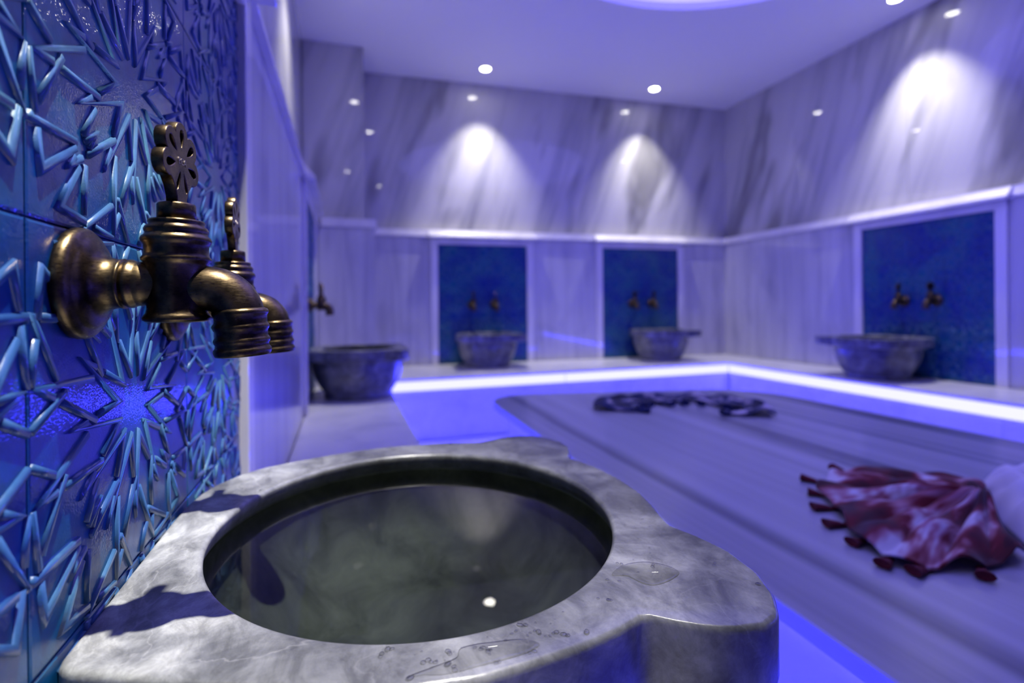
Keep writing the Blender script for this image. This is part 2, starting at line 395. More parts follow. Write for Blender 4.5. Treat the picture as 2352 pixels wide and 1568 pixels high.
def strap_pieces(w_, h_):
    P = strap_paths(w_, h_); segs = []
    for pi_, path in enumerate(P):
        for k in range(len(path)): segs.append((pi_, k, path[k], path[(k+1) % len(path)]))
    cr = {i: [] for i in range(len(P))}; cid = 0; sins = {}
    for i in range(len(segs)):
        for j in range(i+1, len(segs)):
            if segs[i][0] == segs[j][0] and (abs(segs[i][1]-segs[j][1]) in (1, len(P[segs[i][0]])-1)): continue
            x = seg_x(segs[i][2], segs[i][3], segs[j][2], segs[j][3])
            if x:
                cr[segs[i][0]].append((segs[i][1]+x[0], cid)); cr[segs[j][0]].append((segs[j][1]+x[1], cid)); sins[cid] = max(0.35, x[2]); cid += 1
    owner = {}; pieces = []
    W = 0.0062
    for pi_, path in enumerate(P):
        lst = sorted(cr[pi_]); n = len(path); under = []; last = False
        for t, c_ in lst:
            if c_ in owner: st = not owner[c_]
            else: st = not last
            owner.setdefault(c_, st); last = st     # st True = this one goes under
            if st: under.append((t, c_))
        def pt(t):
            k = int(math.floor(t)) % n; f = t-math.floor(t); return path[k].lerp(path[(k+1) % n], f)
        def ln(t): k = int(math.floor(t)) % n; return (path[(k+1) % n]-path[k]).length
        if not under: pieces.append(([v.copy() for v in path], True)); continue
        for q in range(len(under)):
            t0, c0 = under[q]; t1, c1 = under[(q+1) % len(under)]
            if q == len(under)-1: t1 += n
            g0 = (W*0.62/sins[c0])/ln(t0); g1 = (W*0.62/sins[c1])/ln(t1)
            a_, e_ = t0+g0, t1-g1
            if e_-a_ < 0.02: continue
            pts = [pt(a_)]
            k = math.floor(a_)+1
            while k < e_-1e-6: pts.append(path[int(k) % n].copy()); k += 1
            pts.append(pt(e_))
            if sum((pts[i+1]-pts[i]).length for i in range(len(pts)-1)) > 0.004: pieces.append((pts, False))
    return pieces
def relief_mesh(w_, h_, ztop):
    """raised straps, clipped to the tile; x along, z up, towards -y"""
    vs, fs = [], []
    W = 0.0056; H = 0.0021
    prof = [(-W/2, 0.0002), (-W*0.40, -H*0.88), (0, -H), (W*0.40, -H*0.88), (W/2, 0.0002)]
    hw = w_/2-0.0012; z0 = -h_/2+0.0012; z1 = min(h_/2, ztop)-0.0012
    for pts, closed in strap_pieces(w_, h_):
        # clip by splitting where outside
        runs = []; cur = []
        m = len(pts)
        rng = range(m if closed else m-1)
        for i in rng:
            p, q = pts[i], pts[(i+1) % m]
            t0, t1 = 0.0, 1.0; d = q-p; ok = True
            for pp, dd, lo, hi in ((p.x, d.x, -hw, hw), (p.y, d.y, z0, z1)):
                if abs(dd) < 1e-9:
                    if pp < lo or pp > hi: ok = False
                else:
                    a_, b_ = (lo-pp)/dd, (hi-pp)/dd
                    if a_ > b_: a_, b_ = b_, a_
                    t0, t1 = max(t0, a_), min(t1, b_)
            if not ok or t0 >= t1:
                if cur: runs.append(cur); cur = []
                continue
            A, B = p+d*t0, p+d*t1
            if cur and (cur[-1]-A).length < 1e-6: cur.append(B)
            else:
                if cur: runs.append(cur)
                cur = [A, B]
            if t1 < 1: runs.append(cur); cur = []
        if cur: runs.append(cur)
        for r in runs:
            if sum((r[i+1]-r[i]).length for i in range(len(r)-1)) < 0.003: continue
            b0 = len(vs); L = len(r)
            for i, p in enumerate(r):
                if i == 0: t = (r[1]-r[0]).normalized(); k = 1
                elif i == L-1: t = (r[-1]-r[-2]).normalized(); k = 1
                else:
                    ta = (r[i]-r[i-1]).normalized(); tb = (r[i+1]-r[i]).normalized(); t = (ta+tb)
                    if t.length < 1e-4: t = ta
                    t.normalize(); k = min(2.2, 1/max(0.3, t.dot(ta)))
                nn = Vector((-t.y, t.x))
                for o_, hh in prof:
                    q = p+nn*o_*k
                    vs.append((max(-hw, min(hw, q.x)), hh, max(z0, min(z1, q.y))))
            for i in range(L-1):
                for k in range(4): fs.append((b0+i*5+k, b0+i*5+k+1, b0+(i+1)*5+k+1, b0+(i+1)*5+k))
            fs.append((b0, b0+1, b0+2, b0+3, b0+4)); e0 = b0+(L-1)*5; fs.append((e0+4, e0+3, e0+2, e0+1, e0))
    me = bpy.data.meshes.new('strapwork'); me.from_pydata(vs, [], fs); me.materials.append(M['glaze_ridge'])
    bm = bmesh.new(); bm.from_mesh(me); bmesh.ops.recalc_face_normals(bm, faces=bm.faces); bm.to_mesh(me); bm.free()
    me.polygons.foreach_set('use_smooth', [True]*len(me.polygons))
    return me
def tile_mesh(w_, h_, ztop):
    hw = w_/2-0.0007; z0 = -h_/2+0.0007; z1 = min(h_/2, ztop)-0.0007; r = 0.0016
    vs = [(-hw, 0.006, z0), (hw, 0.006, z0), (hw, 0.006, z1), (-hw, 0.006, z1),
          (-hw, 0.0006, z0), (hw, 0.0006, z0), (hw, 0.0006, z1), (-hw, 0.0006, z1),
          (-hw+r, 0, z0+r), (hw-r, 0, z0+r), (hw-r, 0, z1-r), (-hw+r, 0, z1-r)]
    fs = [(0, 1, 5, 4), (1, 2, 6, 5), (2, 3, 7, 6), (3, 0, 4, 7), (4, 5, 9, 8), (5, 6, 10, 9), (6, 7, 11, 10), (7, 4, 8, 11), (8, 9, 10, 11), (3, 2, 1, 0)]
    me = bpy.data.meshes.new('tile'); me.from_pydata(vs, [], fs); me.materials.append(M['glaze']); return me
_cache = {}
NLAB = {('left', 0): 'blue star-relief tile panel behind the near taps, filling the left edge',
        ('left', 1): 'blue tile panel seen edge-on behind the grey basin further along the left wall',
        ('back', 0): 'left of the two blue tile panels in the back wall',
        ('back', 1): 'right of the two blue tile panels in the back wall, nearer the corner',
        ('right', 0): 'large blue tile panel in the right wall behind a basin'}
for side, lst in NICHES.items():
    for ni, (s, tw) in enumerate(lst):
        th = 0.25
        base = Matrix.Translation(WALLS[side][0]) @ Matrix.Rotation(WALLS[side][1], 4, 'Z')
        p = base @ Vector((s, 0, 0))
        root = empty('tile_panel', (p.x, p.y, SEAT), WALLS[side][1])
        tag(root, NLAB[(side, ni)], 'tile panel')
        W2 = 1.5*tw
        box('grout_bed', -W2-0.001, W2+0.001, 0.0035, 0.0155, 0.0, TILE_TOP-SEAT+0.002, M['grout'], root)
        for row in range(4):
            zt = 99 if row < 3 else (TILE_TOP-(SEAT+3*th))-th/2
            key = (tw, row == 3)
            if key not in _cache: _cache[key] = (tile_mesh(tw, th, zt), relief_mesh(tw, th, zt))
            for col in range(3):
                t = bpy.data.objects.new('tile', _cache[key][0]); t.location = ((col-1)*tw, 0, (row+0.5)*th); link(t, root)
                r_ = bpy.data.objects.new('strapwork', _cache[key][1]); r_['kind'] = 'stuff'; link(r_, t)
        for sx in (-1, 1):
            x0, x1 = sorted((sx*(W2+0.0008), sx*(W2+JAMB)))
            box('jamb', x0, x1, -0.014, 0.0155, 0.0, TRIM0-SEAT-0.009, M['marble_trim'], root, 0.003)
        box('lintel', -W2, W2, -0.0138, 0.0155, TILE_TOP-SEAT+0.001, TRIM0-SEAT-0.009, M['marble_trim'], root, 0.003)

# ------------------------------------------------------------------ corner pillar
pl = empty('pillar', (0, 0, 0)); pl['kind'] = 'structure'
box('pillar_core', -0.158, 0.185, 3.645, 3.99, SEAT+0.0005, TRIM0, M['riser'], pl)
box('marble_panel', -0.158, 0.200, 3.62, 3.645, SEAT+0.0005, TRIM0, M['marble_lower'], pl, 0.0015)
box('marble_panel', 0.185, 0.200, 3.6455, 3.97, SEAT+0.0005, TRIM0, M['marble_lower'], pl, 0.0015)
box('moulding', -0.14, 0.215, 3.605, 3.97, TRIM0+0.0005, TRIM1+0.001, M['marble_trim'], pl, 0.003)
box('marble_panel', -0.255, 0.141, 3.695, 3.715, TRIM1+0.001, CEIL-0.0005, M['marble_upper'], pl, 0.0015)
box('marble_panel', 0.121, 0.141, 3.7155, 4.07, TRIM1+0.001, CEIL-0.0005, M['marble_upper'], pl, 0.0015)

# ------------------------------------------------------------------ floor, ceiling
fl = empty('floor', (0, 0, FLOOR)); fl['kind'] = 'structure'
nx, ny = 5, 7
for i in range(nx):
    for j in range(ny):
        x0 = 0.2+i*0.55; y0 = -1.1+j*0.62
        box('floor_tile', x0+0.001, x0+0.549, y0+0.001, y0+0.619, -0.02, 0, M['floor'], fl, 0.001)
box('screed', -0.3, 3.5, -1.2, 4.1, -0.06, -0.0205, M['riser'], fl)

DC = Vector((1.60, 1.46)); DR = 1.24
def ceiling_mesh():
    n = 96; x0, x1, y0, y1 = -0.38, 3.5, -1.3, 4.25; vs = []; fs = []
    for k in range(n):
        a_ = 2*PI*k/n; c_, s_ = math.cos(a_), math.sin(a_)
        ts = []
        if c_ > 1e-9: ts.append((x1-DC.x)/c_)
        if c_ < -1e-9: ts.append((x0-DC.x)/c_)
        if s_ > 1e-9: ts.append((y1-DC.y)/s_)
        if s_ < -1e-9: ts.append((y0-DC.y)/s_)
        t = min(ts)
        vs += [(DC.x+DR*c_, DC.y+DR*s_, CEIL), (DC.x+t*c_, DC.y+t*s_, CEIL), (DC.x+DR*c_, DC.y+DR*s_, CEIL+0.07), (DC.x+t*c_, DC.y+t*s_, CEIL+0.07)]
    for k in range(n):
        a_, b_ = k*4, ((k+1) % n)*4
        fs += [(a_, b_, b_+1, a_+1), (a_+2, b_+2, b_, a_), (a_+1, b_+1, b_+3, a_+3), (a_+3, b_+3, b_+2, a_+2)]
    # corner fillers so that the rectangle is closed
    for cx, cy in ((x0, y0), (x0, y1), (x1, y0), (x1, y1)):
        best = sorted(range(n), key=lambda k: (vs[k*4+1][0]-cx)**2+(vs[k*4+1][1]-cy)**2)[:2]
        vs.append((cx, cy, CEIL)); fs.append((best[0]*4+1, best[1]*4+1, len(vs)-1))
    o = mesh_obj('ceiling', vs, fs, M['paint']); o['kind'] = 'structure'
    return o
ceiling_mesh()
dome = empty('ceiling_light', (DC.x, DC.y, CEIL)); tag(dome, 'large round backlit panel recessed in the ceiling, glowing pale violet', 'ceiling light')
lathe('light_membrane', [(0.0001, 0.045), (DR-0.001, 0.045), (DR-0.001, 0.05), (0.0001, 0.05)], M['dome'], dome, seg=96)

# recessed downlights
def downlight_meshes():
    root = empty('downlight', (0, 0, 0))
    bz = lathe('bezel', [(0.034, -0.001), (0.036, -0.004), (0.043, -0.004), (0.046, 0.0), (0.034, 0.0)], M['bezel'], root, seg=32)
    ls = lathe('lens', [(0.0001, -0.003), (0.022, -0.0025), (0.0335, -0.0012), (0.0335, -0.0002), (0.0001, -0.0002)], M['lamp'], root, seg=32)
    return root
DL = [((0.06, 0.28), 'downlight above the near basin at the left wall', (0, 0)),
      ((0.10, 2.70), 'downlight above the far basin at the left wall', (0, 0)),
      ((1.04, 3.748), 'left of the two downlights by the back wall', (0, 0)),
      ((2.487, 3.677), 'right of the two downlights by the back wall, nearer the corner', (0, 0)),
      ((3.135, 2.161), 'downlight by the right wall, cut by the top edge', (0, 0))]
d0 = downlight_meshes()
for i, ((x, y), lab, _) in enumerate(DL):
    if i == 0: r = d0
    else:
        r = d0.copy(); COL.objects.link(r)
        for ch in list(d0.children):
            if ch.type != 'MESH': continue
            c_ = ch.copy(); c_.parent = r; COL.objects.link(c_)
    r.location = (x, y, CEIL); tag(r, lab, 'downlight', 'downlights round the ceiling')
for i, ((x, y), lab, _) in enumerate(DL):
    ld = bpy.data.lights.new('downlight_beam', 'SPOT'); ld.energy = SPOT_POWER*(5.0 if i == 0 else 1.0); ld.color = SPOT_COL
    ld.spot_size = math.radians(37 if i == 0 else 74); ld.spot_blend = 1.0; ld.shadow_soft_size = 0.014
    lo = bpy.data.objects.new('downlight_beam', ld); COL.objects.link(lo); lo.location = (x, y, CEIL-0.012)
    tilt = {1: (-0.75, 0.1), 2: (0.03, 0.26), 3: (0.03, 0.26), 4: (0.26, 0)}.get(i)
    if tilt: lo.rotation_euler = Vector((tilt[0], tilt[1], -2.0)).to_track_quat('-Z', 'Y').to_euler()
    if i == 0: lo.rotation_euler = (Vector((-0.22, 0.48, -0.2))-lo.location).to_track_quat('-Z', 'Y').to_euler()   # tilted lamp head

# ------------------------------------------------------------------ the bench round the room
bench = empty('bench', (0, 0, SEAT)); tag(bench, 'long marble bench running round the walls with violet light strip under its lip', 'bench')
bo, ba = Vector(WALLS['back'][0]), BACK_ANG
def backy(x): return bo.y + x*math.tan(ba) - 0.001
LX, RX, BY = 0.235, 2.825, 3.225
T = 0.018
def slab(pts): return prism('seat_slab', pts, -T, 0, M['seat'], bench, 0.003)
for k in range(5):
    y0 = -1.1+k*0.865; y1 = y0+0.8635
    slab([(-0.159, y0), (LX, y0), (LX, y1), (-0.159, y1)])
    slab([(RX, y0), (3.284, y0), (3.284, y1), (RX, y1)])
xs = [-0.159, 0.72, 1.44, 2.16, 2.88, 3.284]
for a_, c_ in zip(xs[:-1], xs[1:]):
    slab([(a_+0.0008, BY+0.0005), (c_-0.0008, BY+0.0005), (c_-0.0008, backy(c_)), (a_+0.0008, backy(a_))])
G = 0.03
for k in range(5):
    y0 = -1.1+k*0.87; y1 = min(y0+0.8685, BY+G)
    box('riser_panel', LX-G-0.02, LX-G, y0, y1, FLOOR-SEAT+0.0005, -T-0.0005, M['riser'], bench, 0.001)
    box('riser_panel', RX+G, RX+G+0.02, y0, y1, FLOOR-SEAT+0.0005, -T-0.0005, M['riser'], bench, 0.001)
for k in range(3):
    x0 = LX-G + k*(RX-LX+2*G)/3
    box('riser_panel', x0+0.0008, x0+(RX-LX+2*G)/3-0.0008, BY+G+0.0006, BY+G+0.02, FLOOR-SEAT+0.0005, -T-0.0005, M['riser'], bench, 0.001)
H0, H1 = -T-0.062, -T-0.003
box('led_strip', LX-G+0.0005, LX-G+0.010, -1.0, BY+G-0.012, H0, H1, M['led'], bench, 0.002)
box('led_strip', RX+G-0.010, RX+G-0.0005, -1.0, BY+G-0.012, H0, H1, M['led'], bench, 0.002)
box('led_strip', LX-G+0.012, 1.455, BY+G-0.010, BY+G, H0, H1, M['led'], bench, 0.002)
box('led_strip', 1.463, RX+G-0.012, BY+G-0.010, BY+G, H0, H1, M['led'], bench, 0.002)

# ------------------------------------------------------------------ central heated platform
plat = empty('marble_platform', (1.36, 1.2, FLOOR)); tag(plat, 'low marble platform in the middle with dark streaks and light glowing beneath its edge', 'platform')
def rounded(pts, r, seg=8):
    out = []; n = len(pts)
    for i in range(n):
        p = Vector(pts[i]); a_ = (Vector(pts[i-1])-p); c_ = (Vector(pts[(i+1) % n])-p)
        rr = r[i] if isinstance(r, (list, tuple)) else r
        A = p+a_.normalized()*rr; B = p+c_.normalized()*rr
        for k in range(seg+1):
            t = k/seg; out.append(tuple(A*(1-t)**2 + p*2*t*(1-t) + B*t*t))
    return out
POUT = [(0.60, -0.35), (2.05, -0.35), (2.07, 2.19), (0.66, 2.50)]
def inset(pts, d):
    n = len(pts); res = []
    for i in range(n):
        p = Vector(pts[i]); a_ = Vector(pts[i-1]); c_ = Vector(pts[(i+1) % n])
        t = ((c_-p).normalized()+(p-a_).normalized()).normalized(); res.append((p.x - t.y*d, p.y + t.x*d))
    return res
RAD = [0.2, 0.2, 0.33, 0.28]
out = [(x-1.36, y-1.2) for x, y in rounded(POUT, RAD)]
PT = SEAT-FLOOR
prism('platform_slab', out, PT-0.03, PT, M['platform'], plat, 0.006)
prism('platform_base', inset(out, 0.07), 0.0005, PT-0.0305, M['riser'], plat)
ring_o = inset(out, 0.058); ring_i = inset(out, 0.0695); n = len(ring_o)
vs = [(x, y, z) for z in (PT-0.060, PT-0.034) for x, y in ring_o] + [(x, y, z) for z in (PT-0.060, PT-0.034) for x, y in ring_i]
fs = []
for i in range(n):
    j = (i+1) % n; fs += [(i, j, n+j, n+i), (2*n+j, 2*n+i, 3*n+i, 3*n+j), (n+i, n+j, 3*n+j, 3*n+i), (j, i, 2*n+i, 2*n+j)]
mesh_obj('led_strip', vs, fs, M['led'], plat)

# ------------------------------------------------------------------ carved basins
OUTL = [(-0.1595, -0.150), (-0.152, -0.159), (-0.120, -0.174), (-0.085, -0.192), (-0.02, -0.222), (0.03, -0.236), (0.069, -0.241), (0.100, -0.239), (0.138, -0.234), (0.167, -0.227), (0.184, -0.221),
        (0.192, -0.224), (0.198, -0.230), (0.212, -0.241), (0.232, -0.251), (0.255, -0.254), (0.272, -0.248), (0.287, -0.230), (0.299, -0.203), (0.303, -0.168), (0.297, -0.138), (0.289, -0.116), (0.288, -0.108),
        (0.292, -0.09), (0.300, -0.063), (0.307, -0.030), (0.309, -0.004), (0.308, 0.030), (0.305, 0.062), (0.296, 0.095), (0.288, 0.115), (0.290, 0.124), (0.299, 0.138), (0.309, 0.165), (0.309, 0.195), (0.300, 0.222), (0.284, 0.242), (0.262, 0.251),
        (0.240, 0.250), (0.222, 0.243), (0.206, 0.236), (0.196, 0.233), (0.180, 0.236), (0.150, 0.246), (0.129, 0.250), (0.065, 0.256), (0.02, 0.251), (-0.02, 0.241), (-0.065, 0.226), (-0.100, 0.210), (-0.123, 0.190), (-0.143, 0.160), (-0.152, 0.135), (-0.1575, 0.100), (-0.1595, 0.06), (-0.1595, 0.0)]
CX, CYv = 0.069, 0.0
def r_out(th):
    d = Vector((math.cos(th), math.sin(th))); c_ = Vector((CX, CYv)); best = 0.2
    n = len(OUTL)
    for i in range(n):
        p, q = Vector(OUTL[i]), Vector(OUTL[(i+1) % n]); e = q-p
        den = d.x*(-e.y) + e.x*d.y
        if abs(den) < 1e-12: continue
        rp = p-c_
        t = (rp.x*(-e.y) + e.x*rp.y)/den; u = (d.x*rp.y - d.y*rp.x)/den
        if t > 0 and -1e-6 <= u <= 1+1e-6: best = t
    return best
NA = 288
ROUT = [r_out(2*PI*k/NA) for k in range(NA)]
def r_in(th):   # bowl mouth, very slightly oval
    a_, b_ = 0.184, 0.200; t = th-math.radians(8)
    return a_*b_/math.sqrt((b_*math.cos(t))**2+(a_*math.sin(t))**2)
RIN = [r_in(2*PI*k/NA) for k in range(NA)]
HT = RIM-SEAT
def basin_mesh():
    rings = []
    def ring(f, z): rings.append(([f(k) for k in range(NA)], z))
    RB = 0.165
    ring(lambda k: 0.001, 0.0)
    ring(lambda k: RB*0.97, 0.0); ring(lambda k: RB, 0.004); ring(lambda k: RB*1.02, 0.014)
    ring(lambda k: RB*0.99, 0.022)
    def bodyr(t, k):
        cc_ = 0.165+0.055*math.sin(t*PI/2)**0.9
        fl = 0.006*math.cos(8*2*PI*k/NA)*math.sin(t*PI)
        return min(cc_+fl, ROUT[k]-0.004)
    for i in range(1, 11):
        t = i/10; ring(lambda k, t=t: bodyr(t, k), 0.022+t*(HT-0.056-0.022))
    zt = HT-0.056
    for f_, z in ((0.35, zt+0.001), (0.75, zt+0.003), (0.94, zt+0.006)):
        ring(lambda k, f_=f_: (bodyr(1, k)*(1-f_) + ROUT[k]*f_), z)
    for q in range(1, 5):
        a_ = q/4*PI/2; ring(lambda k, a_=a_: ROUT[k]-0.006*(1-math.sin(a_))*1.0, zt+0.006+0.006*(1-math.cos(a_)))
    ring(lambda k: ROUT[k], HT-0.030); ring(lambda k: ROUT[k], HT-0.0055)
    for q in range(1, 6):
        a_ = q/5*PI/2; ring(lambda k, a_=a_: ROUT[k]-0.0045*(1-math.cos(a_)), HT-0.0045+0.0045*math.sin(a_)-0.0005*(1-q/5))
    for f_ in (0.3, 0.6, 0.85):
        ring(lambda k, f_=f_: (ROUT[k]-0.0045)*(1-f_)+(RIN[k]+0.004)*f_, HT)
    for q in range(0, 6):
        a_ = q/5*PI/2; ring(lambda k, a_=a_: RIN[k]+0.0045*(1-math.sin(a_)), HT-0.0045*(1-math.cos(a_)))
    for dr_, dz_ in ((0.0012, 0.010), (0.0035, 0.0160), (0.0048, 0.0172), (0.0050, 0.0190), (0.0075, 0.0205), (0.0095, 0.026), (0.0105, 0.034), (0.0100, 0.044)):
        ring(lambda k, d=dr_: min(RIN[k]+d, ROUT[k]-0.012), HT-dz_)
    DP = 0.155
    for i in range(1, 13):
        t = i/13; ring(lambda k, t=t: max(0.001, (RIN[k]+0.0098)*math.sqrt(max(0, 1-t**2.4))), HT-0.046-(DP-0.046)*t)
    ring(lambda k: 0.03, HT-DP+0.0005); ring(lambda k: 0.001, HT-DP)
    vs, fs = [], []
    for R, z in rings:
        for k in range(NA):
            a_ = 2*PI*k/NA; vs.append((CX+R[k]*math.cos(a_), CYv+R[k]*math.sin(a_), z))
    for i in range(len(rings)-1):
        for k in range(NA):
            k2 = (k+1) % NA; fs.append((i*NA+k, i*NA+k2, (i+1)*NA+k2, (i+1)*NA+k))
    fs.append(tuple(range(NA-1, -1, -1))); e0 = (len(rings)-1)*NA; fs.append(tuple(e0+k for k in range(NA)))
    me = bpy.data.meshes.new('basin'); me.from_pydata(vs, [], fs); me.materials.append(M['basin']); me.materials.append(M['bowl'])
    for p in me.polygons:
        c_ = p.center
        if c_.z < HT-0.0225 and c_.z > HT-0.16 and math.hypot(c_.x-CX, c_.y) < RIN[int(round(math.degrees(math.atan2(c_.y, c_.x-CX))/360*NA)) % NA]+0.0115 and p.normal.z > -0.9 and (p.normal.x*(c_.x-CX)+p.normal.y*c_.y <= 0.001): p.material_index = 1
    me.polygons.foreach_set('use_smooth', [True]*len(me.polygons)); return me
BM = basin_mesh()
def put(side, s, off, z, rz=0):
    base = Matrix.Translation(WALLS[side][0]) @ Matrix.Rotation(WALLS[side][1], 4, 'Z')
    return base @ Vector((s, -off, 0)), WALLS[side][1]-PI/2
SITES = [('left', 0.513, 'large grey marble basin of water in the foreground with two lobed ears'),
         ('left', 2.72, 'dark grey marble basin at the far end of the left bench'),
         ('back', 1.04, 'left of the two marble basins by the back wall'),
         ('back', 2.49, 'right of the two marble basins by the back wall, nearer the corner'),
         ('right', -2.23, 'marble basin on the right-hand bench')]
for i, (side, s, lab) in enumerate(SITES):
    o = bpy.data.objects.new('basin', BM); link(o)
    p, rz = put(side, s, 0.16 if side == 'left' else 0.165, 0)
    o.location = (p.x, p.y, SEAT+0.0006); o.rotation_euler = (0, 0, rz)
    tag(o, lab, 'basin', 'carved marble basins on the bench')
# water in the near basin
WZ = RIM-0.022
vs = [(CX, 0.513, WZ)]; fs = []
for k in range(NA):
    a_ = 2*PI*k/NA; r = RIN[k]+0.0078; vs.append((CX+r*math.cos(a_), 0.513+r*math.sin(a_), WZ))
for k in range(NA): fs.append((0, 1+k, 1+(k+1) % NA))
wo = mesh_obj('water_surface', vs, fs, M['water']); tag(wo, 'still water filling the foreground marble basin', 'water')

# ------------------------------------------------------------------ taps
def handle_mesh():
    cu = bpy.data.curves.new('h', 'CURVE'); cu.dimensions = '2D'; cu.fill_mode = 'BOTH'; cu.extrude = 0.0030; cu.bevel_depth = 0.0006; cu.bevel_resolution = 1
    def poly(pts):
        s = cu.splines.new('POLY'); s.points.add(len(pts)-1)
        for q, (x, y) in zip(s.points, pts): q.co = (x, y, 0, 1)
        s.use_cyclic_u = True
    zc = 0.0275
    lob = [math.radians(90+51.4*k) for k in range(-2, 3)]
    R1, rl = 0.0175, 0.0082
    pts = [(-0.0062, 0.0), (-0.0066, 0.004), (-0.0098, 0.0105)]
    # lobes from left-bottom, clockwise over the top to right-bottom
    for a_ in reversed(lob):
        c_ = (R1*math.cos(a_), zc+R1*math.sin(a_))
        for k in range(9):
            b_ = a_ + math.radians(95) - math.radians(190)*k/8
            pts.append((c_[0]+rl*math.cos(b_), c_[1]+rl*math.sin(b_)))
    pts += [(0.0098, 0.0105), (0.0066, 0.004), (0.0062, 0.0)]
    poly(pts)
    def drop(a_, r0, r1, wd):
        d = (math.cos(a_), math.sin(a_)); nrm = (-d[1], d[0]); P = []
        for k in range(16):
            t = 2*PI*k/16; u = (1-math.cos(t))/2       # 0 at the tip
            wv = wd*math.sin(t)*(0.35+0.65*u)
            r = r0+(r1-r0)*u; P.append((d[0]*r+nrm[0]*wv, zc+d[1]*r+nrm[1]*wv))
        poly(P)
    for a_ in lob: drop(a_, 0.0088, 0.0222, 0.0044)
    for s_ in (-1, 1):
        a_ = math.radians(-90+20*s_); drop(a_, 0.0065, 0.0215, 0.0032)
    ob = bpy.data.objects.new('h', cu); COL.objects.link(ob)
    dg = bpy.context.evaluated_depsgraph_get(); me = bpy.data.meshes.new_from_object(ob.evaluated_get(dg))
    bpy.data.objects.remove(ob)
    me.transform(Matrix.Rotation(PI/2, 4, 'X')); me.name = 'handle'
    me.materials.clear(); me.materials.append(M['brass'])
    bm = bmesh.new(); bm.from_mesh(me); bmesh.ops.remove_doubles(bm, verts=bm.verts, dist=1e-6); bm.to_mesh(me); bm.free()
    return me
def letters_mesh(txt, size):
    cu = bpy.data.curves.new('t', 'FONT'); cu.body = txt; cu.size = size; cu.extrude = 0.0002; cu.align_x = 'CENTER'; cu.align_y = 'CENTER'
    ob = bpy.data.objects.new('t', cu); COL.objects.link(ob)
    dg = bpy.context.evaluated_depsgraph_get(); me = bpy.data.meshes.new_from_object(ob.evaluated_get(dg)); bpy.data.objects.remove(ob)
    me.transform(Matrix.Rotation(PI/2, 4, 'X')); me.materials.clear(); me.materials.append(M['worn']); return me
HM = handle_mesh(); LM = letters_mesh('ECA', 0.0062)
BX = 0.0545
def make_tap():
    root = empty('tap')
    lathe('wall_flange', [(0.0001, 0.0), (0.0345, 0.0), (0.0352, 0.002), (0.0348, 0.0055), (0.0325, 0.0078), (0.0300, 0.0085), (0.0285, 0.0098), (0.0270, 0.0112), (0.0225, 0.0125), (0.0190, 0.0145), (0.0168, 0.0180), (0.0156, 0.0225), (0.0160, 0.0240), (0.0162, 0.0255), (0.0001, 0.0258)], M['brass'], root, 'x')
    lathe('inlet_pipe', [(0.0001, 0.0240), (0.0135, 0.0242), (0.0148, 0.0265), (0.0157, 0.0280), (0.0157, 0.0300), (0.0147, 0.0318), (0.0143, 0.0335), (0.0146, 0.0350), (0.0141, 0.0365), (0.0139, 0.042), (0.0141, 0.050), (0.013, 0.0545), (0.0001, 0.0545)], M['brass'], root, 'x')
    lathe('valve_body', [(0.0001, -0.0252), (0.0165, -0.0252), (0.0192, -0.0240), (0.0196, -0.0222), (0.0188, -0.0205), (0.0175, -0.0190), (0.0170, -0.0165), (0.0171, 0.004), (0.0176, 0.0120), (0.0186, 0.0140), (0.0199, 0.0152), (0.0201, 0.0168), (0.0190, 0.0182), (0.0184, 0.0200), (0.0184, 0.0250), (0.0190, 0.0262), (0.0200, 0.0276), (0.0203, 0.0292), (0.0196, 0.0308), (0.0180, 0.0320), (0.0176, 0.0332), (0.0182, 0.0345), (0.0184, 0.0358), (0.0176, 0.0374), (0.0160, 0.0384), (0.0158, 0.0395), (0.0163, 0.0405), (0.0158, 0.0418), (0.0120, 0.0425), (0.0001, 0.0425)], M['brass'], root, 'z', loc=(BX, 0, 0))
    lathe('spindle', [(0.0001, 0.0420), (0.0112, 0.0420), (0.0112, 0.0520), (0.0106, 0.0530), (0.0070, 0.0540), (0.0001, 0.0545)], M['brass'], root, 'z', loc=(BX, 0, 0))
    # elbow
    path = [(BX+0.004, 0, -0.0035), (BX+0.012, 0, -0.0030), (BX+0.017, 0, -0.0030)]; rad = [0.0140, 0.0146, 0.0150]
    R = 0.0195; cx_, cz_ = BX+0.0175, -0.0030-R
    for k in range(1, 15):
        a_ = PI/2*k/14; path.append((cx_+R*math.sin(a_), 0, cz_+R*math.cos(a_))); rad.append(0.0150+0.0006*k/14)
    path.append((cx_+R+0.0006, 0, cz_-0.004)); rad.append(0.0156)
    tube('elbow', path, rad, M['brass'], root)
    ex = cx_+R+0.0006; ez = cz_
    prof = [(0.0001, 0.006), (0.0150, 0.006), (0.0168, 0.0050), (0.0176, 0.0036), (0.0172, 0.0020), (0.0164, 0.0006), (0.0163, -0.0040), (0.0171, -0.0054), (0.0177, -0.0066), (0.0173, -0.0080), (0.0164, -0.0094), (0.0163, -0.0130), (0.0171, -0.0144), (0.0177, -0.0156), (0.0173, -0.0172), (0.0165, -0.0184), (0.0168, -0.0204), (0.0178, -0.0216), (0.0181, -0.0232), (0.0176, -0.0250), (0.0170, -0.0262), (0.0150, -0.0266), (0.0142, -0.0240), (0.0140, 0.0), (0.0001, 0.0)]
    sp = lathe('spout_nozzle', prof, M['brass'], root, 'z', loc=(ex, 0, ez)); sp.rotation_euler = (0, -0.05, 0)
    h = bpy.data.objects.new('handle', HM); link(h, root); h.location = (BX, 0, 0.0535)
    l = bpy.data.objects.new('lettering', LM); link(l, h); l.location = (0, -0.0037, 0.0275)
    l['label'] = 'small raised letters on the handle'
    return root
tap0 = make_tap()
